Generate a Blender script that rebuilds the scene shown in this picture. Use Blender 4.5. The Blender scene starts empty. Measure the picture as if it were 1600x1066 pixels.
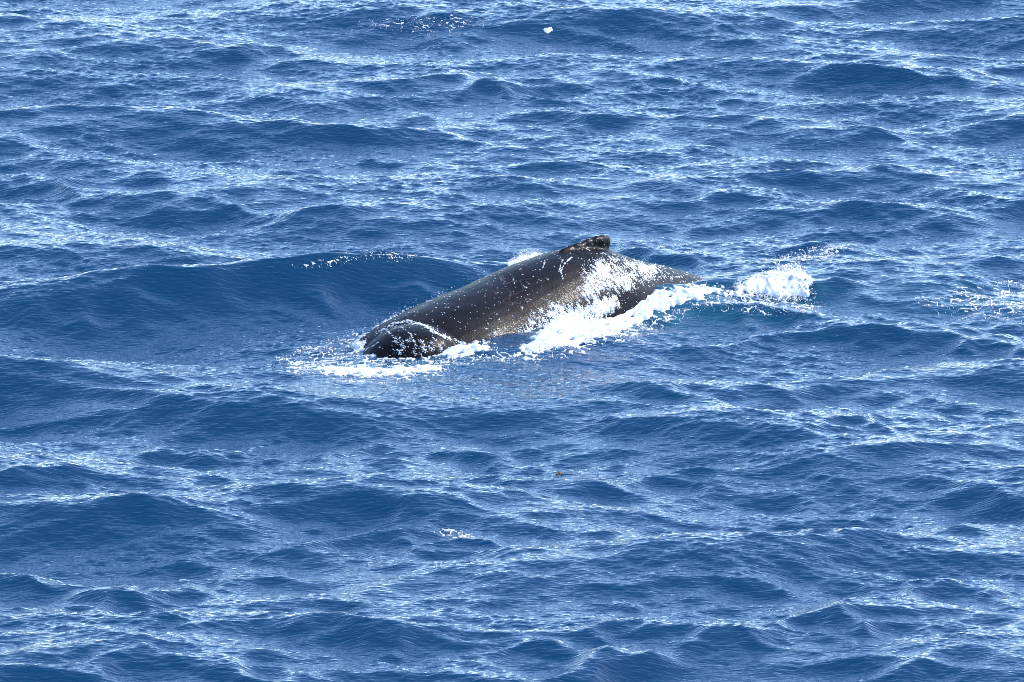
import bpy, bmesh, math, random
import numpy as np
from mathutils import Vector, Matrix
from mathutils.bvhtree import BVHTree

random.seed(7)
rng = np.random.default_rng(11)
scene = bpy.context.scene
COL = scene.collection

# ------------------------------------------------------------------ camera
DIST, PITCH, WIDE = 150.0, math.radians(12.0), 17.5      # slant range, look-down angle, metres across the frame
CAM = Vector((0.0, -DIST * math.cos(PITCH), DIST * math.sin(PITCH)))
cam_data = bpy.data.cameras.new('camera')
cam_data.sensor_width = 36.0
cam_data.lens = 36.0 * DIST / WIDE
cam_data.clip_start = 1.0
cam_data.clip_end = 20000.0
cam = bpy.data.objects.new('camera', cam_data)
COL.objects.link(cam)
cam.location = CAM
cam.rotation_euler = (math.pi / 2 - PITCH, 0, 0)
scene.camera = cam

# ------------------------------------------------------------------ sky and sun
SUN_EL, SUN_AZ = math.radians(41.0), math.radians(61.0)   # azimuth from +Y (away from camera) towards +X
world = bpy.data.worlds.new('World')
scene.world = world
world.use_nodes = True
wn = world.node_tree.nodes
wl = world.node_tree.links
wn.clear()
sky = wn.new('ShaderNodeTexSky')
sky.sky_type = 'NISHITA'
sky.sun_disc = False
sky.sun_elevation = SUN_EL
sky.sun_rotation = SUN_AZ
sky.air_density = 1.0
sky.dust_density = 0.3
sky.ozone_density = 4.2
bg = wn.new('ShaderNodeBackground')
bg.inputs['Strength'].default_value = 0.15
wo = wn.new('ShaderNodeOutputWorld')
wl.new(sky.outputs[0], bg.inputs[0])
wl.new(bg.outputs[0], wo.inputs[0])

sd = bpy.data.lights.new('sun', 'SUN')
sd.energy = 2.4
sd.angle = math.radians(0.53)
sd.color = (1.0, 0.95, 0.88)
sun = bpy.data.objects.new('sun', sd)
COL.objects.link(sun)
sdir = Vector((math.cos(SUN_EL) * math.sin(SUN_AZ), math.cos(SUN_EL) * math.cos(SUN_AZ), math.sin(SUN_EL)))
sun.rotation_euler = sdir.to_track_quat('Z', 'Y').to_euler()
sun.location = sdir * 60

vs = scene.view_settings
vs.view_transform = 'Standard'
vs.look = 'None'
vs.exposure = 1.5
vs.gamma = 1.0
vs.use_curve_mapping = False
scene.render.engine = 'CYCLES'
scene.cycles.max_bounces = 6
scene.cycles.use_denoising = False
scene.cycles.filter_width = 0.95
scene.cycles.sample_clamp_indirect = 4.0

# ------------------------------------------------------------------ pixel -> direction helpers (photo is 1600 x 1066)
SP, CP = math.sin(PITCH), math.cos(PITCH)
UP = Vector((0, SP, CP))
FWD = Vector((0, CP, -SP))
K = WIDE / DIST / 1600.0

def ray(px, py):
    return FWD + Vector((1, 0, 0)) * ((px - 800) * K) - UP * ((py - 533) * K)

def on_level(px, py, z=0.0):
    r = ray(px, py)
    return CAM + r * ((z - CAM.z) / r.z)

# ------------------------------------------------------------------ materials
def new_mat(name):
    m = bpy.data.materials.new(name)
    m.use_nodes = True
    nt = m.node_tree
    b = nt.nodes['Principled BSDF']
    return m, nt, b

def sea_material():
    """mirror-like surface by Fresnel over light scattered back up out of deep water (which has no facing of its own)"""
    m, nt, b = new_mat('sea_water')
    N, L = nt.nodes, nt.links
    N.remove(b)
    at = N.new('ShaderNodeAttribute'); at.attribute_name = 'aerated_glow'
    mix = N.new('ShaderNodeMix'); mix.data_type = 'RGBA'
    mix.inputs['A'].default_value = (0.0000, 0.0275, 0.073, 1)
    mix.inputs['B'].default_value = (0.012, 0.085, 0.125, 1)  # pale teal for bubbles and for painted light through crests
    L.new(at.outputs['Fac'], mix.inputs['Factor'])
    tc = N.new('ShaderNodeTexCoord')
    def ripples(scale, rot, stretch, detail):
        mp = N.new('ShaderNodeMapping'); mp.inputs['Scale'].default_value = stretch
        mp.inputs['Rotation'].default_value = (0, 0, rot)
        L.new(tc.outputs['Object'], mp.inputs['Vector'])
        n = N.new('ShaderNodeTexNoise'); n.inputs['Scale'].default_value = scale
        n.inputs['Detail'].default_value = detail; n.inputs['Roughness'].default_value = 0.5
        n.inputs['Distortion'].default_value = 0.4
        L.new(mp.outputs[0], n.inputs['Vector'])
        return n
    n1 = ripples(11.0, 0.45, (0.4, 1.5, 0.6), 1.0)
    n2 = ripples(13.0, -0.5, (0.4, 1.5, 0.6), 1.0)
    ad = N.new('ShaderNodeMath'); ad.operation = 'ADD'
    L.new(n1.outputs['Fac'], ad.inputs[0]); L.new(n2.outputs['Fac'], ad.inputs[1])
    bp = N.new('ShaderNodeBump'); bp.inputs['Strength'].default_value = 1.0
    bp.inputs['Distance'].default_value = 0.013
    L.new(ad.outputs[0], bp.inputs['Height'])
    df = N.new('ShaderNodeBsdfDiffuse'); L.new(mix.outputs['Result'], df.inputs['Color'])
    up = N.new('ShaderNodeCombineXYZ'); up.inputs['Z'].default_value = 1.0
    L.new(up.outputs[0], df.inputs['Normal'])
    gl = N.new('ShaderNodeBsdfGlossy'); gl.inputs['Roughness'].default_value = 0.04
    gl.inputs['Color'].default_value = (1, 1, 1, 1)
    L.new(bp.outputs[0], gl.inputs['Normal'])
    fr = N.new('ShaderNodeFresnel'); fr.inputs['IOR'].default_value = 1.333
    L.new(bp.outputs[0], fr.inputs['Normal'])
    ms = N.new('ShaderNodeMixShader')
    L.new(fr.outputs[0], ms.inputs[0]); L.new(df.outputs[0], ms.inputs[1]); L.new(gl.outputs[0], ms.inputs[2])
    L.new(ms.outputs[0], N['Material Output'].inputs['Surface'])
    return m

def whale_material():
    m, nt, b = new_mat('whale_skin')
    N, L = nt.nodes, nt.links
    tc = N.new('ShaderNodeTexCoord')
    n1 = N.new('ShaderNodeTexNoise'); n1.inputs['Scale'].default_value = 1.7
    n1.inputs['Detail'].default_value = 8; n1.inputs['Roughness'].default_value = 0.65
    L.new(tc.outputs['Object'], n1.inputs['Vector'])
    cr = N.new('ShaderNodeValToRGB')
    cr.color_ramp.elements[0].position = 0.40; cr.color_ramp.elements[0].color = (0.0042, 0.0036, 0.0042, 1)
    cr.color_ramp.elements[1].position = 0.68; cr.color_ramp.elements[1].color = (0.0150, 0.0088, 0.0112, 1)
    L.new(n1.outputs['Fac'], cr.inputs['Fac'])
    # pale scratches: thin level lines of a stretched noise, only in some areas
    mp = N.new('ShaderNodeMapping'); mp.inputs['Scale'].default_value = (1.3, 0.8, 2.2)
    mp.inputs['Rotation'].default_value = (0.5, 0.3, 0.9)
    L.new(tc.outputs['Object'], mp.inputs['Vector'])
    n2 = N.new('ShaderNodeTexNoise'); n2.inputs['Scale'].default_value = 1.9; n2.inputs['Detail'].default_value = 2
    L.new(mp.outputs[0], n2.inputs['Vector'])
    s1 = N.new('ShaderNodeMath'); s1.operation = 'SUBTRACT'; s1.inputs[1].default_value = 0.52
    L.new(n2.outputs['Fac'], s1.inputs[0])
    s2 = N.new('ShaderNodeMath'); s2.operation = 'ABSOLUTE'; L.new(s1.outputs[0], s2.inputs[0])
    s3 = N.new('ShaderNodeMapRange'); s3.inputs['From Min'].default_value = 0.0; s3.inputs['From Max'].default_value = 0.006
    s3.inputs['To Min'].default_value = 1.0; s3.inputs['To Max'].default_value = 0.0
    L.new(s2.outputs[0], s3.inputs['Value'])
    n3 = N.new('ShaderNodeTexNoise'); n3.inputs['Scale'].default_value = 1.1
    L.new(tc.outputs['Object'], n3.inputs['Vector'])
    s4 = N.new('ShaderNodeMapRange'); s4.inputs['From Min'].default_value = 0.52; s4.inputs['From Max'].default_value = 0.66
    s4.inputs['To Max'].default_value = 0.45
    L.new(n3.outputs['Fac'], s4.inputs['Value'])
    s5 = N.new('ShaderNodeMath'); s5.operation = 'MULTIPLY'
    L.new(s3.outputs['Result'], s5.inputs[0]); L.new(s4.outputs['Result'], s5.inputs[1])
    mix = N.new('ShaderNodeMix'); mix.data_type = 'RGBA'
    mix.inputs['B'].default_value = (0.22, 0.19, 0.19, 1)
    L.new(s5.outputs[0], mix.inputs['Factor']); L.new(cr.outputs['Color'], mix.inputs['A'])
    L.new(mix.outputs['Result'], b.inputs['Base Color'])
    b.inputs['Roughness'].default_value = 0.42
    b.inputs['Specular IOR Level'].default_value = 0.08
    b.inputs['IOR'].default_value = 1.4
    b.inputs['Coat Weight'].default_value = 0.095
    b.inputs['Coat Roughness'].default_value = 0.10
    b.inputs['Coat IOR'].default_value = 1.33
    # skin grain and running water film
    n4 = N.new('ShaderNodeTexNoise'); n4.inputs['Scale'].default_value = 26; n4.inputs['Detail'].default_value = 4
    n4.inputs['Roughness'].default_value = 0.6
    L.new(tc.outputs['Object'], n4.inputs['Vector'])
    bp = N.new('ShaderNodeBump'); bp.inputs['Strength'].default_value = 1.0; bp.inputs['Distance'].default_value = 0.006
    L.new(n4.outputs['Fac'], bp.inputs['Height'])
    L.new(bp.outputs[0], b.inputs['Normal'])
    n5 = N.new('ShaderNodeTexNoise'); n5.inputs['Scale'].default_value = 16; n5.inputs['Detail'].default_value = 5
    n5.inputs['Roughness'].default_value = 0.7
    L.new(tc.outputs['Object'], n5.inputs['Vector'])
    bp2 = N.new('ShaderNodeBump'); bp2.inputs['Strength'].default_value = 1.0; bp2.inputs['Distance'].default_value = 0.0045
    L.new(n5.outputs['Fac'], bp2.inputs['Height'])
    L.new(bp2.outputs[0], b.inputs['Coat Normal'])
    return m

def foam_material():
    m, nt, b = new_mat('sea_foam')
    N, L = nt.nodes, nt.links
    tc = N.new('ShaderNodeTexCoord')
    n1 = N.new('ShaderNodeTexNoise'); n1.inputs['Scale'].default_value = 9; n1.inputs['Detail'].default_value = 6; n1.inputs['Roughness'].default_value = 0.65
    L.new(tc.outputs['Object'], n1.inputs['Vector'])
    cr = N.new('ShaderNodeValToRGB')
    cr.color_ramp.elements[0].position = 0.3; cr.color_ramp.elements[0].color = (0.36, 0.40, 0.46, 1)
    cr.color_ramp.elements[1].position = 0.6; cr.color_ramp.elements[1].color = (0.66, 0.67, 0.68, 1)
    L.new(n1.outputs['Fac'], cr.inputs['Fac'])
    L.new(cr.outputs['Color'], b.inputs['Base Color'])
    b.inputs['Roughness'].default_value = 0.6
    bp = N.new('ShaderNodeBump'); bp.inputs['Strength'].default_value = 0.5; bp.inputs['Distance'].default_value = 0.006
    L.new(n1.outputs['Fac'], bp.inputs['Height']); L.new(bp.outputs[0], b.inputs['Normal'])
    return m

def weed_material():
    m, nt, b = new_mat('seaweed')
    N, L = nt.nodes, nt.links
    n1 = N.new('ShaderNodeTexNoise'); n1.inputs['Scale'].default_value = 20
    cr = N.new('ShaderNodeValToRGB')
    cr.color_ramp.elements[0].color = (0.16, 0.06, 0.01, 1); cr.color_ramp.elements[1].color = (0.42, 0.20, 0.04, 1)
    L.new(n1.outputs['Fac'], cr.inputs['Fac']); L.new(cr.outputs['Color'], b.inputs['Base Color'])
    b.inputs['Roughness'].default_value = 0.3
    return m

M_SEA, M_WHALE, M_FOAM, M_WEED = sea_material(), whale_material(), foam_material(), weed_material()

def tag(o, label=None, cat=None, group=None, kind=None):
    if label: o['label'] = label
    if cat: o['category'] = cat
    if group: o['group'] = group
    if kind: o['kind'] = kind
    return o

def mesh_from_arrays(name, V, Q, mat, tris=False):
    k = 3 if tris else 4
    me = bpy.data.meshes.new(name)
    me.vertices.add(len(V)); me.vertices.foreach_set('co', np.ascontiguousarray(V, np.float32).ravel())
    me.loops.add(Q.size); me.loops.foreach_set('vertex_index', np.ascontiguousarray(Q, np.int32).ravel())
    me.polygons.add(len(Q))
    me.polygons.foreach_set('loop_start', np.arange(0, Q.size, k, dtype=np.int32))
    me.polygons.foreach_set('loop_total', np.full(len(Q), k, np.int32))
    me.polygons.foreach_set('use_smooth', np.ones(len(Q), bool))
    me.update(calc_edges=True); me.validate()
    me.materials.append(mat)
    o = bpy.data.objects.new(name, me)
    COL.objects.link(o)
    return o

# ================================================================== the sea surface
NX, NY = 960, 1200
DX, DY = 0.026, 0.052
X0, Y0 = -NX * DX / 2, -26.5
LX, LY = NX * DX, NY * DY
xs = X0 + np.arange(NX) * DX
ys = Y0 + np.arange(NY) * DY
XX, YY = np.meshgrid(xs, ys)
kx = 2 * np.pi * np.fft.rfftfreq(NX, DX)[None, :]
ky = 2 * np.pi * np.fft.fftfreq(NY, DY)[:, None]
KK = np.sqrt(kx * kx + ky * ky); KK[0, 0] = 1e-6

def band(l0, l1, power, spread, direction, seed):
    """random waves with lengths l0..l1 metres; spread = how strongly they run along `direction` (radians from +Y)"""
    r = np.random.default_rng(seed)
    W = np.fft.rfft2(r.standard_normal((NY, NX)))
    lk = np.log(KK); c = 0.5 * (math.log(2 * math.pi / l0) + math.log(2 * math.pi / l1))
    hw = 0.5 * abs(math.log(l1 / l0))
    win = 1.0 / (1.0 + np.exp((np.abs(lk - c) - hw) / 0.10))
    ca = (ky * math.cos(direction) + kx * math.sin(direction)) / KK
    F = KK ** (-power) * win * (np.abs(ca) ** spread + 0.03)
    F[0, 0] = 0
    return W * F

def slope_norm(H, s):
    gx = np.fft.irfft2(1j * kx * H, (NY, NX)); gy = np.fft.irfft2(1j * ky * H, (NY, NX))
    return np.fft.irfft2(H, (NY, NX)) * (s / math.sqrt(float(np.mean(gx * gx + gy * gy))))

def noise(l0, l1, seed, power=1.0):
    f = np.fft.irfft2(band(l0, l1, power, 0.0, 0.0, seed), (NY, NX))
    return f / f.std()

def P(px, py, z=0.0):
    p = on_level(px, py, z)
    return p.x, p.y

# how calm the water is: the slick beside the whale and the lee of the swell behind it
def blob(px, py, rx, ry):
    """soft ellipse on the water; centre and radii given on the photo, laid on the sea level"""
    x, y = P(px, py); x1, _ = P(px + rx, py); _, y1 = P(px, py - ry)
    return np.exp(-((XX - x) / (x1 - x)) ** 2 - ((YY - y) / (y1 - y)) ** 2)

calm = np.clip(0.9 * blob(700, 600, 230, 45) + 0.35 * blob(360, 520, 230, 60) + 0.7 * blob(860, 600, 200, 40) + 0.55 * blob(820, 480, 200, 50), 0, 1)
gust = np.clip(1.0 + 0.30 * noise(2.0, 9.0, 31), 0.45, 1.7)

big = slope_norm(band(2.4, 11.0, 2.0, 1.8, 0.15, 1), 0.125) * (1 - 0.75 * calm)
mid = slope_norm(band(0.55, 2.2, 2.0, 3.0, -0.40, 2) + band(0.55, 2.2, 2.0, 3.0, 0.50, 22), 0.125) * (1 - 0.60 * calm)
sml = slope_norm(band(0.20, 0.55, 2.0, 4.0, 0.50, 3) + band(0.20, 0.55, 2.0, 4.0, -0.38, 23), 0.100) * (1 - 0.40 * calm) * gust
tny = slope_norm(band(0.11, 0.20, 2.0, 5.0, -0.50, 4) + band(0.11, 0.20, 2.0, 5.0, 0.40, 24), 0.138) * (1 - 0.10 * calm) * gust
H = big + mid + sml + tny

# individual wave crests, where the photograph has them: (x, y, half width) in photo pixels and a strength
CRESTS = [
 (45,4,70,1),(390,78,85,1.1),(440,96,50,.8),(575,134,50,.9),(690,122,60,.9),(785,130,70,1.3),(490,205,90,1.2),
 (250,276,60,1),(60,274,100,1.5),(285,312,100,1.3),(30,186,60,1),(500,330,80,1),(860,118,60,1),(1050,128,70,1),
 (1375,117,85,1.4),(1580,100,60,1),(905,176,80,1.2),(1300,162,50,.9),(1365,165,50,.9),(1580,188,70,1.6),(1360,208,60,1),
 (1475,236,60,1),(1090,226,60,.9),(1235,280,50,.9),(1400,271,60,.9),(1350,317,95,1.4),(1170,303,50,1),(830,290,70,1),
 (1095,345,40,.8),(1190,35,70,1.1),(1300,80,60,1),(820,142,50,.9),(150,140,70,.8),(180,225,60,.8),(620,245,60,.8),
 (720,330,80,.8),(650,65,60,.8),(960,60,60,.8),(1470,30,70,.9),(1520,310,60,.9),(1580,325,50,.9),(1140,60,50,.8),
 (1025,376,80,2.2),(1300,376,80,1.5),(1190,478,100,1.4),(1320,500,120,1.2),(1500,515,120,1.2),(1010,605,80,1.5),(1125,612,50,.9),
 (1550,628,70,1.2),(1340,650,100,1.1),(290,676,85,1.6),(30,636,70,1.1),(575,688,80,1.2),(725,686,80,1.3),(780,735,60,1.2),
 (125,744,60,1),(30,748,70,1.2),(300,742,60,1),(550,740,80,1.1),(490,756,60,.9),(220,796,80,1.3),(570,820,85,1.5),
 (690,838,70,1.3),(265,852,70,1.2),(90,860,60,1),(330,878,80,1.4),(40,896,80,1.6),(200,918,90,1.3),(510,928,70,1.1),
 (545,970,100,1.7),(630,1000,80,1.3),(275,975,60,1.1),(175,1045,70,1.1),(50,1028,70,1.1),(965,664,60,1),(1030,728,80,1.3),
 (825,730,60,1.2),(940,748,70,1.2),(1245,776,90,1.5),(1550,770,70,1.1),(1245,822,90,1.5),(1500,812,70,1),(1465,900,90,1.5),
 (1385,900,60,1.1),(1325,945,120,1.6),(1000,965,110,1.6),(850,1005,70,1.2),(930,1030,90,1.6),(1400,1040,70,1),(1200,912,60,1),
 (965,820,60,.9),(1075,825,60,.9),(1370,848,60,1),(400,640,70,.7),(1170,690,60,.8),(1570,700,60,.9),(720,930,70,.9),(760,1050,80,1.1),
 (120,1066,80,1.2),(380,1052,90,1.2),(1120,1064,80,1.1),(1560,990,70,1.0),(1170,1000,60,.8),(1580,880,60,.9),
]
cr = random.Random(5)
Hp = np.zeros_like(H)
WU, WD = noise(0.7, 2.5, 41), noise(0.6, 2.5, 42)
def add_crest(px, py, hw, lam, h, tilt=0.0, curv=0.0, front=0.8, back=1.35):
    x, y = P(px, py, h)
    x1, _ = P(px + hw, py, h); L = x1 - x
    u = XX - x + 0.22 * WU * min(1.0, lam / 2) * (lam < 4); d = YY - y - tilt * u - curv * u * u + 0.11 * WD * min(lam / 2, 1.3)
    lf = np.where(d < 0, lam * front, lam * back)
    q = d / lf
    Hp[...] += h * np.exp(-(u / (1.1 * L)) ** 2) * np.cos(2 * np.pi * q * 0.8) * np.exp(-(q / 0.52) ** 2)
for px, py, hw, s in CRESTS:
    hwm = hw * WIDE / 1600
    lam = min(max(hwm * 2.3, 1.3), 3.4)
    add_crest(px, py, hw, lam, 0.050 * lam * s, cr.uniform(-0.7, 0.7), cr.uniform(-0.18, 0.05))
# the swell standing behind the whale's shoulder and its long dark face
add_crest(575, 402, 230, 6.0, 0.55, 0.25, 0.0, 0.75, 0.8)
add_crest(200, 445, 220, 5.0, 0.22, 0.2, 0.0, 0.9, 0.9)
add_crest(60, 478, 120, 2.6, 0.16, 0.0, 0.0)
# wave thrown up over the tail stock
add_crest(1215, 436, 75, 2.0, 0.26, 0.1, 0.0)
H = H + Hp
# water heaped up along the near flank, and the hollow beside the tail stock
heap = [(850,512,.10),(900,488,.17),(950,467,.22),(1000,453,.25),(1060,446,.25),(1112,443,.22),(1160,447,.15)]
hp = [P(a, b, z) + (z,) for a, b, z in heap]
Hh = np.zeros_like(H)
for (ax, ay, az), (bx, by, bz) in zip(hp, hp[1:]):
    for f in np.linspace(0, 1, 6)[:-1]:
        x, y, z = ax + (bx - ax) * f, ay + (by - ay) * f, az + (bz - az) * f
        dn = (YY - y) + (XX - x) * 0.5
        Hh = np.maximum(Hh, z * np.exp(-((XX - x) / 0.45) ** 2 - (dn / np.where(dn < 0, 0.95, 0.40)) ** 2))
H = H + Hh - 0.14 * blob(1075, 425, 70, 16)

# sharpen the crests: choppy sideways displacement of the whole surface
CH = 0.80
# waves do not stand steeper than water can: ease the steepest slopes
low = np.exp(-(KK * 0.16) ** 2)
for _ in range(4):
    Hk = np.fft.rfft2(H)
    gx = np.fft.irfft2(1j * kx * Hk, (NY, NX)); gy = np.fft.irfft2(1j * ky * Hk, (NY, NX))
    cx = 1 - CH * np.fft.irfft2(ky * ky / KK * Hk, (NY, NX))
    st = np.hypot(gx, gy) / np.clip(cx, 0.35, 2)
    w = np.clip((st - 0.50) / 0.35, 0, 1)
    w = np.clip(np.fft.irfft2(np.fft.rfft2(w) * np.exp(-(KK * 0.10) ** 2), (NY, NX)) * 1.6, 0, 1)
    H = H * (1 - w) + np.fft.irfft2(Hk * low, (NY, NX)) * w
Hk = np.fft.rfft2(H)
DXX = np.fft.irfft2(-1j * kx / KK * Hk, (NY, NX)) * CH
DYY = np.fft.irfft2(-1j * ky / KK * Hk, (NY, NX)) * CH
PX, PY, PZ = XX - DXX, YY - DYY, H

def sample(F, x, y):
    """bilinear value of a grid field at parameter points"""
    fx = np.clip((x - X0) / DX, 0, NX - 1.001); fy = np.clip((y - Y0) / DY, 0, NY - 1.001)
    i = fx.astype(int); j = fy.astype(int); a = fx - i; b = fy - j
    return (F[j, i] * (1 - a) * (1 - b) + F[j, i + 1] * a * (1 - b) + F[j + 1, i] * (1 - a) * b + F[j + 1, i + 1] * a * b)

def water_z(x, y):
    """surface height at a true place (undo the sideways shift)"""
    x = np.atleast_1d(np.asarray(x, float)); y = np.atleast_1d(np.asarray(y, float))
    u, v = x.copy(), y.copy()
    for _ in range(6):
        u = x + sample(DXX, u, v); v = y + sample(DYY, u, v)
    return sample(PZ, u, v)

def on_water(px, py, n=8):
    """point of the wavy surface seen at a photo pixel"""
    z = 0.0
    for _ in range(n):
        p = on_level(px, py, z); z = 0.5 * z + 0.5 * float(water_z(p.x, p.y)[0])
    return on_level(px, py, z)

# aerated (bubbly, paler) water round the whale, plus light through crests painted as teal tint
aer_glow = 0.5 * blob(600, 572, 150, 16) + 0.55 * blob(1010, 490, 170, 22) + 0.5 * blob(1220, 462, 80, 22) + 0.07 * blob(900, 630, 120, 26) \
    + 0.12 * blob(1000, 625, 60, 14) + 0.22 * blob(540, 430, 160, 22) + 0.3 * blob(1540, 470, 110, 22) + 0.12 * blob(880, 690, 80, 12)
aer_glow = np.clip(aer_glow * (1 + 0.35 * noise(0.3, 1.5, 77)), 0, 1)

# far water: neighbour tiles of the same wave field, coarser, then open sea out to the horizon
def sea_object():
    V = [np.stack([PX, PY, PZ], -1).reshape(-1, 3)]
    A = [aer_glow.ravel()]
    idx = np.arange(NX * NY).reshape(NY, NX)
    Q = [np.stack([idx[:-1, :-1], idx[:-1, 1:], idx[1:, 1:], idx[1:, :-1]], -1).reshape(-1, 4)]
    off = NX * NY
    st = 8
    ii = np.concatenate([np.arange(0, NX, st), [NX]]); jj = np.concatenate([np.arange(0, NY, st), [NY]])
    for tx in (-1, 0, 1):
        for ty in (-1, 0, 1):
            if tx == 0 and ty == 0: continue
            I, J = np.meshgrid(ii, jj)
            x = X0 + I * DX + tx * LX - DXX[J % NY, I % NX]; y = Y0 + J * DY + ty * LY - DYY[J % NY, I % NX]
            z = PZ[J % NY, I % NX]
            n = I.size
            k = off + np.arange(n).reshape(I.shape)
            V.append(np.stack([x, y, z], -1).reshape(-1, 3)); A.append(np.zeros(n))
            Q.append(np.stack([k[:-1, :-1], k[:-1, 1:], k[1:, 1:], k[1:, :-1]], -1).reshape(-1, 4))
            off += n
    # closing strips between the fine patch and its neighbours (last column / row of the periodic field)
    c = off + np.arange(2 * NY).reshape(2, NY)
    jr = np.arange(NY)
    V.append(np.stack([PX[:, -1], PY[:, -1], PZ[:, -1]], -1)); V.append(np.stack([PX[:, 0] + LX, PY[:, 0], PZ[:, 0]], -1)); A.append(np.zeros(2 * NY))
    Q.append(np.stack([c[0, :-1], c[1, :-1], c[1, 1:], c[0, 1:]], -1)); off += 2 * NY
    c = off + np.arange(2 * NX).reshape(2, NX)
    V.append(np.stack([PX[-1], PY[-1], PZ[-1]], -1)); V.append(np.stack([PX[0], PY[0] + LY, PZ[0]], -1)); A.append(np.zeros(2 * NX))
    Q.append(np.stack([c[0, :-1], c[0, 1:], c[1, 1:], c[1, :-1]], -1)); off += 2 * NX
    a, b = X0 - LX + 0.5, X0 + 2 * LX - 0.5; d, e = Y0 - LY + 0.5, Y0 + 2 * LY - 0.5
    R = 9000.0
    xq = [-R, a, b, R]; yq = [-R, d, e, R]
    V.append(np.array([[x, y, -0.12] for y in yq for x in xq])); A.append(np.zeros(16))
    Q.append(np.array([[off + r * 4 + s, off + r * 4 + s + 1, off + r * 4 + s + 5, off + r * 4 + s + 4] for r in range(3) for s in range(3) if (r, s) != (1, 1)]))
    o = mesh_from_arrays('sea', np.concatenate(V), np.concatenate(Q), M_SEA)
    at = o.data.attributes.new('aerated_glow', 'FLOAT', 'POINT')
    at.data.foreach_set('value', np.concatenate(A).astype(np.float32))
    return tag(o, kind='structure')
sea = sea_object()

# ================================================================== the whale
# the body runs from lower left (head, under water) to upper right (tail stock), away from the camera
A0 = Vector(P(570, 549) + (0,)); A1 = Vector(P(1126, 432) + (0,))
AX = (A1 - A0).normalized(); NRM = Vector((AX.y, -AX.x, 0))    # NRM points to the near flank
AXLEN = (A1 - A0).length

def on_spine(px, py):
    """(t, z) where the view ray meets the upright plane through the whale's axis"""
    r = ray(px, py); k = (A0 - CAM).dot(NRM) / r.dot(NRM); p = CAM + r * k
    return (p - A0).dot(AX), p.z

ridge_px = [(604,523),(640,497),(700,467),(760,442),(820,413),(870,392),(905,383),(940,384),(955,390),(975,398),(1010,407),(1060,419),(1100,431),(1126,441)]
rt, rz = zip(*[on_spine(*p) for p in ridge_px])
rt = [-4.2, -3.0, -1.4, 0.15] + list(rt) + [AXLEN + 1.2, AXLEN + 2.6, AXLEN + 4.0]
rz = [-2.3, -1.75, -1.05, -0.20] + [z - 0.03 for z in rz] + [-0.55, -1.25, -2.0]
def smooth_interp(x, xp, fp):
    return np.interp(x, xp, fp)
tt = np.linspace(rt[0], rt[-1], 90)
zt = smooth_interp(tt, rt, rz)
kern = np.array([1, 2, 3, 2, 1.]) / 9
zt = np.convolve(np.pad(zt, 2, mode='edge'), kern, 'valid')
tf = on_spine(930, 385)[0]                                   # dorsal fin
wa_t = [-4.2, -3.9, -3.0, -1.5, 0.5, 2.5, tf, tf + 1.2, tf + 2.4, tf + 3.8, tf + 4.6, tf + 5.3, tf + 5.8, tf + 6.0]
wa_a = [0.15, 0.55, 1.00, 1.35, 1.50, 1.45, 1.15, 0.95, 0.72, 0.42, 0.30, 1.20, 1.95, 0.6]
wa_b = [0.10, 0.35, 0.75, 1.15, 1.40, 1.42, 1.20, 0.95, 0.68, 0.42, 0.26, 0.12, 0.08, 0.04]
at_ = np.interp(tt, wa_t, wa_a); bt_ = np.interp(tt, wa_t, wa_b)

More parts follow.
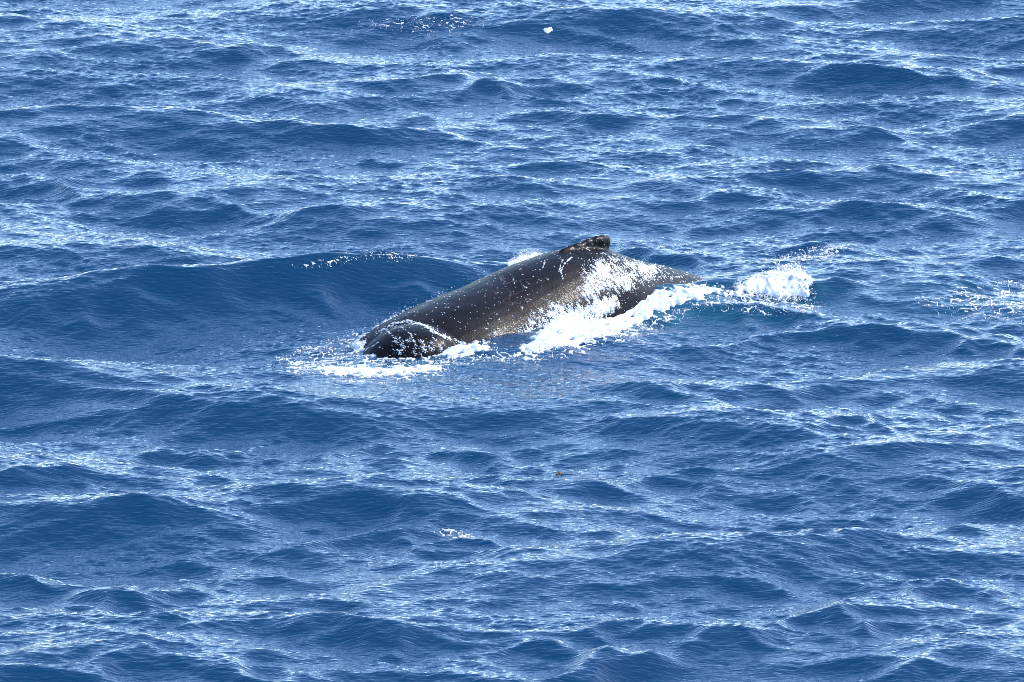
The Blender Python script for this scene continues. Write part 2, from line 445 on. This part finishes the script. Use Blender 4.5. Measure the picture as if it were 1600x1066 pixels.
def whale():
    V, Q = [], []
    nr = 48
    for t, z, a, b in zip(tt, zt, at_, bt_):
        keel = max(0.0, min(1.0, (t - (tf - 2.2)) / 3.0))         # tail stock is sharper along the top
        for k in range(nr):
            th = 2 * math.pi * k / nr
            s, c = math.sin(th), math.cos(th)
            pw = 1.0 + 0.25 * keel * max(0, c)
            lat = a * math.copysign(abs(s) ** pw, s)
            zz = z - b + b * c
            p = A0 + AX * t - NRM * lat
            V.append((p.x, p.y, zz))
    n = len(tt)
    for i in range(n - 1):
        for k in range(nr):
            q = (i * nr + k, i * nr + (k + 1) % nr, (i + 1) * nr + (k + 1) % nr, (i + 1) * nr + k)
            Q.append(q)
    Q.append(tuple(range(nr))[::-1]); Q.append(tuple((n - 1) * nr + k for k in range(nr)))
    # dorsal fin: a low hooked lens on the hump
    out = [(872,391),(890,383),(905,378),(920,372.5),(932,368),(942,366),(950,367.5),(954.5,373),(953,379),(949,385),(951,392),(962,400),(950,425),(900,420)]
    tz = [on_spine(*p) for p in out]
    ct = sum(p[0] for p in tz) / len(tz); cz = sum(p[1] for p in tz) / len(tz)
    base = len(V); m = len(tz)
    for w, sc in ((-0.085, 0.62), (-0.06, 0.85), (0.0, 1.0), (0.06, 0.85), (0.085, 0.62)):
        for t, z in tz:
            t2 = ct + (t - ct) * sc; z2 = cz + (z - cz) * sc
            p = A0 + AX * t2 + NRM * w
            V.append((p.x, p.y, z2))
    for r in range(4):
        for k in range(m):
            Q.append((base + r * m + k, base + r * m + (k + 1) % m, base + (r + 1) * m + (k + 1) % m, base + (r + 1) * m + k))
    Q.append(tuple(base + k for k in range(m))[::-1]); Q.append(tuple(base + 4 * m + k for k in range(m)))
    # rounded bulge of the head, pushed up low on the near side
    c = on_level(668, 551, 0.0) - NRM * 0.46; base = len(V); nu, nv_ = 20, 12
    for i in range(nv_ + 1):
        ph = math.pi * i / nv_
        for k in range(nu):
            th = 2 * math.pi * k / nu
            p = c + AX * (0.84 * math.sin(ph) * math.cos(th)) + NRM * (0.78 * math.sin(ph) * math.sin(th))
            V.append((p.x, p.y, -0.12 + 0.50 * math.cos(ph) - 0.10 * math.sin(ph) * math.cos(th) * -1))
    for i in range(nv_):
        for k in range(nu):
            Q.append((base + i * nu + k, base + i * nu + (k + 1) % nu, base + (i + 1) * nu + (k + 1) % nu, base + (i + 1) * nu + k))
    me = bpy.data.meshes.new('raw'); me.from_pydata(V, [], Q); me.update()
    bm = bmesh.new(); bm.from_mesh(me); bmesh.ops.recalc_face_normals(bm, faces=bm.faces); bm.to_mesh(me); bm.free()
    o = bpy.data.objects.new('raw', me); COL.objects.link(o)
    md = o.modifiers.new('r', 'REMESH'); md.mode = 'VOXEL'; md.voxel_size = 0.027
    s = o.modifiers.new('s', 'SMOOTH'); s.factor = 0.5; s.iterations = 7
    dg = bpy.context.evaluated_depsgraph_get()
    me2 = bpy.data.meshes.new_from_object(o.evaluated_get(dg))
    bpy.data.objects.remove(o); bpy.data.meshes.remove(me)
    me2.name = 'humpback_whale'
    nv = len(me2.vertices); co = np.empty(nv * 3, np.float32); me2.vertices.foreach_get('co', co); co = co.reshape(-1, 3)
    # knobbly skin on the hump ahead of and on the fin, faint dents over the back
    no = np.empty(nv * 3, np.float32); me2.vertices.foreach_get('normal', no); no = no.reshape(-1, 3)
    t = (co - np.array(A0)) @ np.array(AX)
    rr = np.random.default_rng(3)
    d = np.zeros(nv)
    for i in range(26):
        f = rr.uniform(3.5, 13); v = rr.standard_normal(3); v /= np.linalg.norm(v); ph = rr.uniform(0, 6.28)
        d += np.sin(co @ v * f + ph) / f
    hump = np.exp(-((t - (tf - 0.15)) / 0.75) ** 2) * np.clip((co[:, 2] - 0.75) / 0.3, 0, 1)
    kn = np.zeros(nv)
    for i in range(22):
        f = rr.uniform(22, 48); v = rr.standard_normal(3); v /= np.linalg.norm(v); ph = rr.uniform(0, 6.28)
        kn += np.sin(co @ v * f + ph)
    co += no * (d * 0.010 + kn * 0.0016 * hump)[:, None]
    me2.vertices.foreach_set('co', co.ravel())
    me2.polygons.foreach_set('use_smooth', np.ones(len(me2.polygons), bool))
    me2.materials.clear(); me2.materials.append(M_WHALE); me2.update()
    w = bpy.data.objects.new('humpback_whale', me2); COL.objects.link(w)
    return tag(w, 'dark brown-black whale arching its wet back and small hooked dorsal fin out of the sea', 'whale')
whale_obj = whale()
bvh = BVHTree.FromObject(whale_obj, bpy.context.evaluated_depsgraph_get())

def on_whale(px, py):
    r = ray(px, py).normalized()
    p, n, i, d = bvh.ray_cast(CAM, r)
    return p, n

# ================================================================== foam
def foam_sheet(name, label, px_box, mask_fn, thick, lump, seed, fine=2, lace=0.0, grain=(0.10, 0.35), base=0.004, group=None):
    """raised foam cut out of the water surface: real lumps and strings, thickness fading to nothing at the ragged edge"""
    xa, yb = P(px_box[0], px_box[3], 0.5); xb, ya = P(px_box[2], px_box[1], -0.5)
    xa = min(xa, P(px_box[0], px_box[1])[0]) - 0.2; xb = max(xb, P(px_box[2], px_box[1])[0]) + 0.2
    i0 = int((xa - X0) / DX); i1 = int((xb - X0) / DX) + 1; j0 = int((yb - Y0) / DY); j1 = int((ya - Y0) / DY) + 1
    i0, i1 = max(i0, 1), min(i1, NX - 2); j0, j1 = max(j0, 1), min(j1, NY - 2)
    gx = X0 + DX * np.linspace(i0, i1, (i1 - i0) * fine + 1); gy = Y0 + DY * np.linspace(j0, j1, (j1 - j0) * fine * 1 + 1)
    U, Vv = np.meshgrid(gx, gy)
    X = sample(PX, U, Vv); Y = sample(PY, U, Vv); Z = sample(PZ, U, Vv)
    # photo position of each point, only used to read the outline
    dx, dy, dz = X - CAM.x, Y - CAM.y, Z - CAM.z
    dep = dy * FWD.y + dz * FWD.z
    qx = 800 + dx / dep / K; qy = 533 - (dy * UP.y + dz * UP.z) / dep / K
    n1 = sample(noise(grain[0], grain[1], seed) if lace > 0 else noise(0.16, 0.6, seed), U, Vv); n2 = sample(noise(0.09, 0.25, seed + 1), U, Vv)
    n3 = sample(noise(0.25, 1.2, seed + 2), U, Vv)
    m = mask_fn(qx, qy)
    if lace > 0:
        line = 1.0 - np.abs(n1 + 0.3 * n2) / lace
        f = m - 1.0 + np.clip(line, -1.5, 1) * 0.9 + 0.15 * n3 * np.clip(m * 4, 0, 1) - 0.6 * np.clip(1 - m * 5, 0, 1)
    else:
        f = m - 0.5 + (0.16 * n1 + 0.12 * n2 + 0.12 * n3) * np.clip(m * 5 + 0.25, 0, 1)
    keep = f > 0
    T = np.clip(f, -0.1, 1.0)
    Z2 = Z + base + np.where(T > 0, thick * np.sqrt(np.clip(T, 0, 1)) + lump * np.clip(T * 2, 0, 1) * (0.6 * np.abs(n1) + 0.5 * np.abs(n2)), 0.3 * T)
    ok = keep[:-1, :-1] | keep[1:, :-1] | keep[:-1, 1:] | keep[1:, 1:]
    idx = np.arange(X.size).reshape(X.shape)
    Q = np.stack([idx[:-1, :-1], idx[:-1, 1:], idx[1:, 1:], idx[1:, :-1]], -1)[ok]
    if len(Q) == 0: print('EMPTY FOAM', name); return None
    used, inv = np.unique(Q.ravel(), return_inverse=True)
    Vx = np.stack([X, Y, Z2], -1).reshape(-1, 3)[used]
    o = mesh_from_arrays(name, Vx, inv.reshape(-1, 4), M_FOAM)
    return tag(o, label, 'foam', group, 'stuff')

def poly_mask(pts, soft):
    """signed-distance mask of a polygon: 1 inside, 0 outside, `soft` photo pixels wide edge (vertical distances count more)"""
    pts = [(float(a), float(b) * 1.6) for a, b in pts]
    def f(qx, qy):
        x, y = qx, qy * 1.6
        d = np.full(x.shape, 1e9); inside = np.zeros(x.shape, bool)
        for i in range(len(pts)):
            (ax, ay), (bx, by) = pts[i], pts[(i + 1) % len(pts)]
            ex, ey = bx - ax, by - ay
            t = np.clip(((x - ax) * ex + (y - ay) * ey) / (ex * ex + ey * ey), 0, 1)
            d = np.minimum(d, np.hypot(x - ax - t * ex, y - ay - t * ey))
            c = (ay > y) != (by > y)
            with np.errstate(divide='ignore', invalid='ignore'):
                inside ^= c & (x < (bx - ax) * (y - ay) / (by - ay + 1e-12) + ax)
        return np.clip(0.5 + np.where(inside, d, -d) / (2 * soft), 0, 1)
    return f

def union(*fs):
    return lambda x, y: np.maximum.reduce([f(x, y) for f in fs])
def scaled(f, s):
    return lambda x, y: f(x, y) * s

foam_sheet('wash_foam', 'thick white wash of foam along the near flank of the whale', (760, 420, 1170, 570),
    poly_mask([(810,552),(835,525),(880,492),(950,472),(1000,457),(1050,450),(1100,447),(1128,450),(1120,458),(1085,468),(1045,480),(1000,504),(960,522),(900,540),(850,548)], 9),
    0.028, 0.010, 101)
foam_sheet('wash_lace_foam', 'thin torn foam strings trailing off the wash below the whale flank', (740, 430, 1290, 590),
    scaled(poly_mask([(740,560),(800,545),(900,530),(1000,500),(1100,462),(1170,452),(1280,460),(1285,484),(1200,490),(1120,484),(1060,500),(1000,524),(920,550),(830,566)], 14), 0.84),
    0.008, 0.005, 221, lace=0.34, grain=(0.15, 0.6))
foam_sheet('splash_foam', 'white breaking splash of foam behind the tail stock, right of the whale', (1120, 400, 1300, 500),
    poly_mask([(1135,462),(1158,446),(1185,430),(1220,420),(1248,418),(1266,436),(1264,460),(1240,466),(1210,466),(1175,460)], 10),
    0.05, 0.02, 111)
foam_sheet('bow_foam', 'ring of white foam where the whale head slips under water', (420, 500, 790, 610),
    union(poly_mask([(490,572),(540,574),(600,577),(680,571),(685,577),(640,584),(570,588),(510,584)], 8),
          poly_mask([(690,545),(740,536),(765,542),(740,552),(700,560)], 8)),
    0.025, 0.010, 121)
foam_sheet('bow_lace_foam', 'thin lacy foam strings spreading on the water in front of the whale head', (420, 500, 800, 620),
    scaled(poly_mask([(430,560),(500,540),(570,520),(640,520),(760,535),(770,555),(700,578),(640,594),(540,596),(460,585)], 22), 0.90),
    0.008, 0.005, 131, lace=0.30, grain=(0.15, 0.6))
foam_sheet('floating_foam', 'lacy patch of white foam drifting at the right edge of the frame', (1380, 420, 1620, 520),
    scaled(poly_mask([(1440,470),(1500,455),(1560,445),(1620,435),(1620,500),(1560,497),(1500,492),(1450,482)], 22), 0.95),
    0.008, 0.006, 141, lace=0.24, grain=(0.2, 0.9))
foam_sheet('floating_foam', 'scattered foam flecks and sun glitter modelled as foam on a far wave at the top of the frame', (540, 5, 780, 80),  # part foam, part sun glitter shaped as foam
    scaled(poly_mask([(560,38),(620,28),(700,24),(760,28),(750,42),(700,52),(620,50)], 16), 0.54),
    0.008, 0.006, 151, lace=0.40, grain=(0.12, 0.5))
foam_sheet('crest_foam_glint', 'tiny white cap on a wave crest near the top of the frame', (835, 30, 880, 65),
    poly_mask([(847,50),(852,45),(859,43),(864,48),(857,52)], 4), 0.008, 0.006, 161)
foam_sheet('crest_foam_glint', 'short white streak of foam on a crest below the whale', (650, 815, 760, 860),
    scaled(poly_mask([(672,832),(690,827),(720,832),(738,838),(720,842),(690,840)], 7), 0.85), 0.012, 0.01, 171, lace=0.5)
foam_sheet('crest_foam_glint', 'sun glints modelled as foam along the crest of the swell behind the whale shoulder', (440, 380, 690, 430),  # glints of sun on the swell, built as white foam
    scaled(poly_mask([(455,414),(520,404),(590,394),(640,394),(655,402),(640,412),(590,406),(520,415),(460,420)], 10), 0.50), 0.012, 0.008, 181, lace=0.5)
foam_sheet('crest_foam_glint', 'sun glints modelled as broken foam on the wave crest at the right above the splash', (1180, 370, 1340, 425),  # sun glints on this crest given foam geometry
    scaled(poly_mask([(1195,405),(1240,395),(1290,382),(1330,388),(1300,402),(1250,410),(1210,414)], 10), 0.62), 0.012, 0.008, 191, lace=0.5)
foam_sheet('shoulder_foam', 'white water showing behind the ridge of the whale back', (540, 385, 860, 545),
    union(poly_mask([(784,432),(797,408),(812,399),(834,395),(850,395),(850,410),(835,432)], 4), poly_mask([(540,548),(575,520),(610,502),(650,488),(665,500),(600,545)], 10)),
    0.03, 0.015, 211)

# ------------------------------------------------------------------ froth and modelled sun glare on the wet skin, flying drops, glints shaped as drops
def line_mask(pts, width):
    """1 on a polyline drawn on the photo, falling to 0 at `width` pixels from it"""
    def f(x, y):
        d = np.full(x.shape, 1e9)
        for (ax, ay), (bx, by) in zip(pts, pts[1:]):
            ex, ey = bx - ax, by - ay
            t = np.clip(((x - ax) * ex + (y - ay) * ey) / (ex * ex + ey * ey), 0, 1)
            d = np.minimum(d, np.hypot(x - ax - t * ex, y - ay - t * ey))
        return np.clip(1 - d / width, 0, 1)
    return f

def froth_glare_film():
    """froth, water film and modelled sun glare on the wet skin: raised patches, strings and specks lifted off the whale's own surface"""
    bm = bmesh.new(); bm.from_mesh(whale_obj.data)
    bm.normal_update()
    kill = [f for f in bm.faces if f.calc_center_median().z < -0.45 or f.normal.dot(CAM - f.calc_center_median()) < 0]
    bmesh.ops.delete(bm, geom=kill, context='FACES')
    bmesh.ops.subdivide_edges(bm, edges=bm.edges[:], cuts=1, use_grid_fill=True)
    bm.normal_update(); bm.verts.index_update()
    co = np.array([v.co[:] for v in bm.verts]); no = np.array([v.normal[:] for v in bm.verts])
    fc = [[v.index for v in f.verts] for f in bm.faces]; bm.free()
    Q = np.array([f for f in fc if len(f) == 4])
    d = co - np.array(CAM); dep = d @ np.array(FWD)
    qx = 800 + d[:, 0] / dep / K; qy = 533 - (d @ np.array(UP)) / dep / K
    u = (co - np.array(A0)) @ np.array(AX); v = co[:, 2] * 1.1 - (co - np.array(A0)) @ np.array(NRM) * 0.8
    fold = lambda a, lo, L: lo + np.mod(a, L * 0.98)
    def nz(l0, l1, seed, sc, stretch=1.0):
        return sample(noise(l0, l1, seed), fold(u * sc * stretch, X0, LX), fold(v * sc, Y0, LY))
    n_f = nz(0.10, 0.25, 301, 3.2, 1.7); n_m = nz(0.10, 0.4, 302, 1.0, 2.0); n_l = nz(0.4, 1.5, 303, 1.0)
    # how much froth clings where: dense at the foot of the flank, thinning upward into specks; sun glare added as froth below the fin
    foot = poly_mask([(700,556),(745,532),(790,512),(830,484),(880,460),(930,445),(970,465),(890,500),(860,560)], 34)(qx, qy)
    core = poly_mask([(765,558),(800,532),(845,500),(900,476),(965,458),(970,478),(870,562)], 16)(qx, qy)
    back = poly_mask([(900,425),(925,402),(960,399),(1030,411),(1035,440),(1000,456),(940,466),(895,478)], 22)(qx, qy)  # sun glare below the fin, shaped as near-solid white film
    tail = poly_mask([(1000,408),(1060,418),(1112,434),(1110,446),(1000,455)], 14)(qx, qy)
    head = poly_mask([(590,530),(640,512),(690,530),(720,552),(650,566),(600,556)], 20)(qx, qy)
    m = np.maximum.reduce([0.62 * foot, 0.90 * core, 0.64 * back, 0.36 * tail, 0.44 * head, np.zeros(len(qx))])
    m = m - 0.10 * np.clip(1 - m / 0.35, 0, 1)
    f = m - 0.62 - 0.3 * np.clip(1 - m * 8, 0, 1) + 0.17 * n_f + 0.12 * n_m + 0.08 * n_l
    for pts, w, k in (([(588,522),(600,513),(618,505),(638,502),(655,505),(672,514),(688,523),(705,530),(728,538)], 4.6, 0.60),
                      ([(604,516),(614,526),(628,546),(636,560)], 2.2, 0.55), ([(626,510),(642,522),(650,540)], 2.2, 0.5),
                      ([(893,402),(882,412),(876,424),(880,436)], 2.2, 0.7), ([(878,408),(872,428)], 1.8, 0.6),
                      ([(852,408),(848,418)], 2.2, 0.6), ([(802,435),(804,444)], 1.8, 0.6), ([(818,446),(824,450)], 1.8, 0.6)):
        f = np.maximum(f, k * line_mask(pts, w)(qx, qy) - 0.50 + 0.20 * n_f + 0.16 * n_m)
    T = np.clip(f * 4, -0.4, 1)
    V = co + no * (0.009 * np.sign(T) * np.sqrt(np.abs(T)) * (1 + 0.25 * n_f))[:, None]
    k = (f[Q] > 0).any(axis=1)
    Q = Q[k]
    used, inv = np.unique(Q.ravel(), return_inverse=True)
    o = mesh_from_arrays('froth_glare_film', V[used], inv.reshape(-1, 4), M_FOAM)
    tag(o, 'white froth, running water and sun glare modelled as froth on the wet near flank of the whale', 'foam', None, 'stuff')
froth_glare_film()

ICO = bmesh.new(); bmesh.ops.create_icosphere(ICO, subdivisions=1, radius=1.0)
ICO_V = np.array([v.co[:] for v in ICO.verts]); ICO_F = np.array([[v.index for v in f.verts] for f in ICO.faces]); ICO.free()

def drops_object(name, label, cat, runs, seed):
    """runs: (count, polyline on the photo, spread in photo px, metres thrown up, radius)"""
    rnd = random.Random(seed)
    V, F = [], []; k = 0
    for cnt, line, spread, up, r in runs:
        for _ in range(cnt):
            i = rnd.randrange(len(line) - 1); f = rnd.random()
            x = line[i][0] * (1 - f) + line[i + 1][0] * f + rnd.gauss(0, spread)
            y = line[i][1] * (1 - f) + line[i + 1][1] * f + rnd.gauss(0, spread * 0.55)
            p = on_water(x, y, 4)
            rr = 0.62 * r * (0.45 + 1.3 * rnd.random() ** 4)
            sc = np.array([rnd.uniform(.8, 1.6), rnd.uniform(.8, 1.3), rnd.uniform(.7, 1.2)]) * rr
            V.append(ICO_V * sc + np.array([p.x, p.y, p.z + abs(rnd.gauss(0, up))])); F.append(ICO_F + k); k += len(ICO_V)
    o = mesh_from_arrays(name, np.concatenate(V), np.concatenate(F), M_FOAM, tris=True)
    tag(o, label, cat, None, 'stuff')

drops_object('spray', 'cloud of white spray thrown up by the breaking splash right of the whale', 'spray', [
    (1100, [(1150,450),(1175,438),(1215,428),(1245,422),(1258,436)], 4.5, 0.05, 0.018),
    (250, [(1240,428),(1258,440),(1264,458)], 5, 0.05, 0.016),
    (700, [(1165,460),(1215,464),(1255,466)], 8, 0.03, 0.018),
    (200, [(1180,478),(1270,480)], 12, 0.01, 0.013)], 51)
drops_object('spray', 'fine white drops along the near flank wash of the whale', 'spray', [
    (350, [(815,548),(880,544),(960,524),(1000,512),(1060,488),(1130,466)], 5, 0.03, 0.015),
    (250, [(850,515),(900,485),(950,470),(1000,456),(1060,449),(1130,450)], 4, 0.05, 0.016)], 52)
drops_object('spray', 'white drops and froth round the submerging head of the whale', 'spray', [
    (500, [(560,545),(600,512),(640,488)], 6, 0.06, 0.014),
    (120, [(640,488),(700,460),(800,408)], 4, 0.05, 0.012),
    (300, [(796,414),(812,402),(840,396)], 3, 0.05, 0.018),
    (260, [(440,565),(500,545),(560,560),(600,580),(700,570),(765,545)], 11, 0.01, 0.010)], 53)
drops_object('spray', 'sun glints modelled as white drops along the wave crests behind the whale', 'spray', [  # small white drops stand in for sun glints on the crests
    (150, [(450,412),(530,402),(600,394),(660,404)], 5, 0.02, 0.012),
    (90, [(965,390),(1000,380),(1040,376),(1090,400)], 6, 0.04, 0.012),
    (80, [(1200,405),(1260,396),(1320,385)], 7, 0.02, 0.011),
    (80, [(580,35),(680,40),(760,30)], 6, 0.02, 0.011)], 54)
drops_object('spray', 'a few bright drops on the dark wave at lower right', 'spray', [
    (16, [(1160,955),(1255,958)], 4, 0.01, 0.012)], 55)

# ------------------------------------------------------------------ scraps of weed afloat
def weed(px, py, size, rot, label):
    c = on_water(px, py)
    bm = bmesh.new(); rnd = random.Random(int(px))
    for f in range(4):
        a = rot + rnd.uniform(-0.7, 0.7) + (math.pi if f % 2 else 0)
        prev = None; L = size * rnd.uniform(0.6, 1.0)
        for k in range(6):
            s = k / 5; w = size * 0.13 * math.sin(math.pi * (0.15 + 0.8 * s)); b = a + 0.5 * s
            x = c.x + math.cos(b) * L * s; y = c.y + math.sin(b) * L * s
            z = c.z + 0.02 + 0.012 * math.sin(s * 5 + f)
            px_, py_ = -math.sin(b) * w, math.cos(b) * w
            row = [bm.verts.new((x + px_, y + py_, z)), bm.verts.new((x, y, z + 0.012)), bm.verts.new((x - px_, y - py_, z)), bm.verts.new((x, y, z - 0.008))]
            if prev:
                for q in range(4): bm.faces.new((prev[q], prev[(q + 1) % 4], row[(q + 1) % 4], row[q]))
            prev = row
    me = bpy.data.meshes.new('seaweed_scrap'); bmesh.ops.recalc_face_normals(bm, faces=bm.faces); bm.to_mesh(me); bm.free()
    me.materials.append(M_WEED)
    o = bpy.data.objects.new('seaweed_scrap', me); COL.objects.link(o)
    tag(o, label, 'seaweed')
weed(874, 742, 0.085, 0.2, 'small orange-brown scrap of seaweed floating on the open water below the whale')
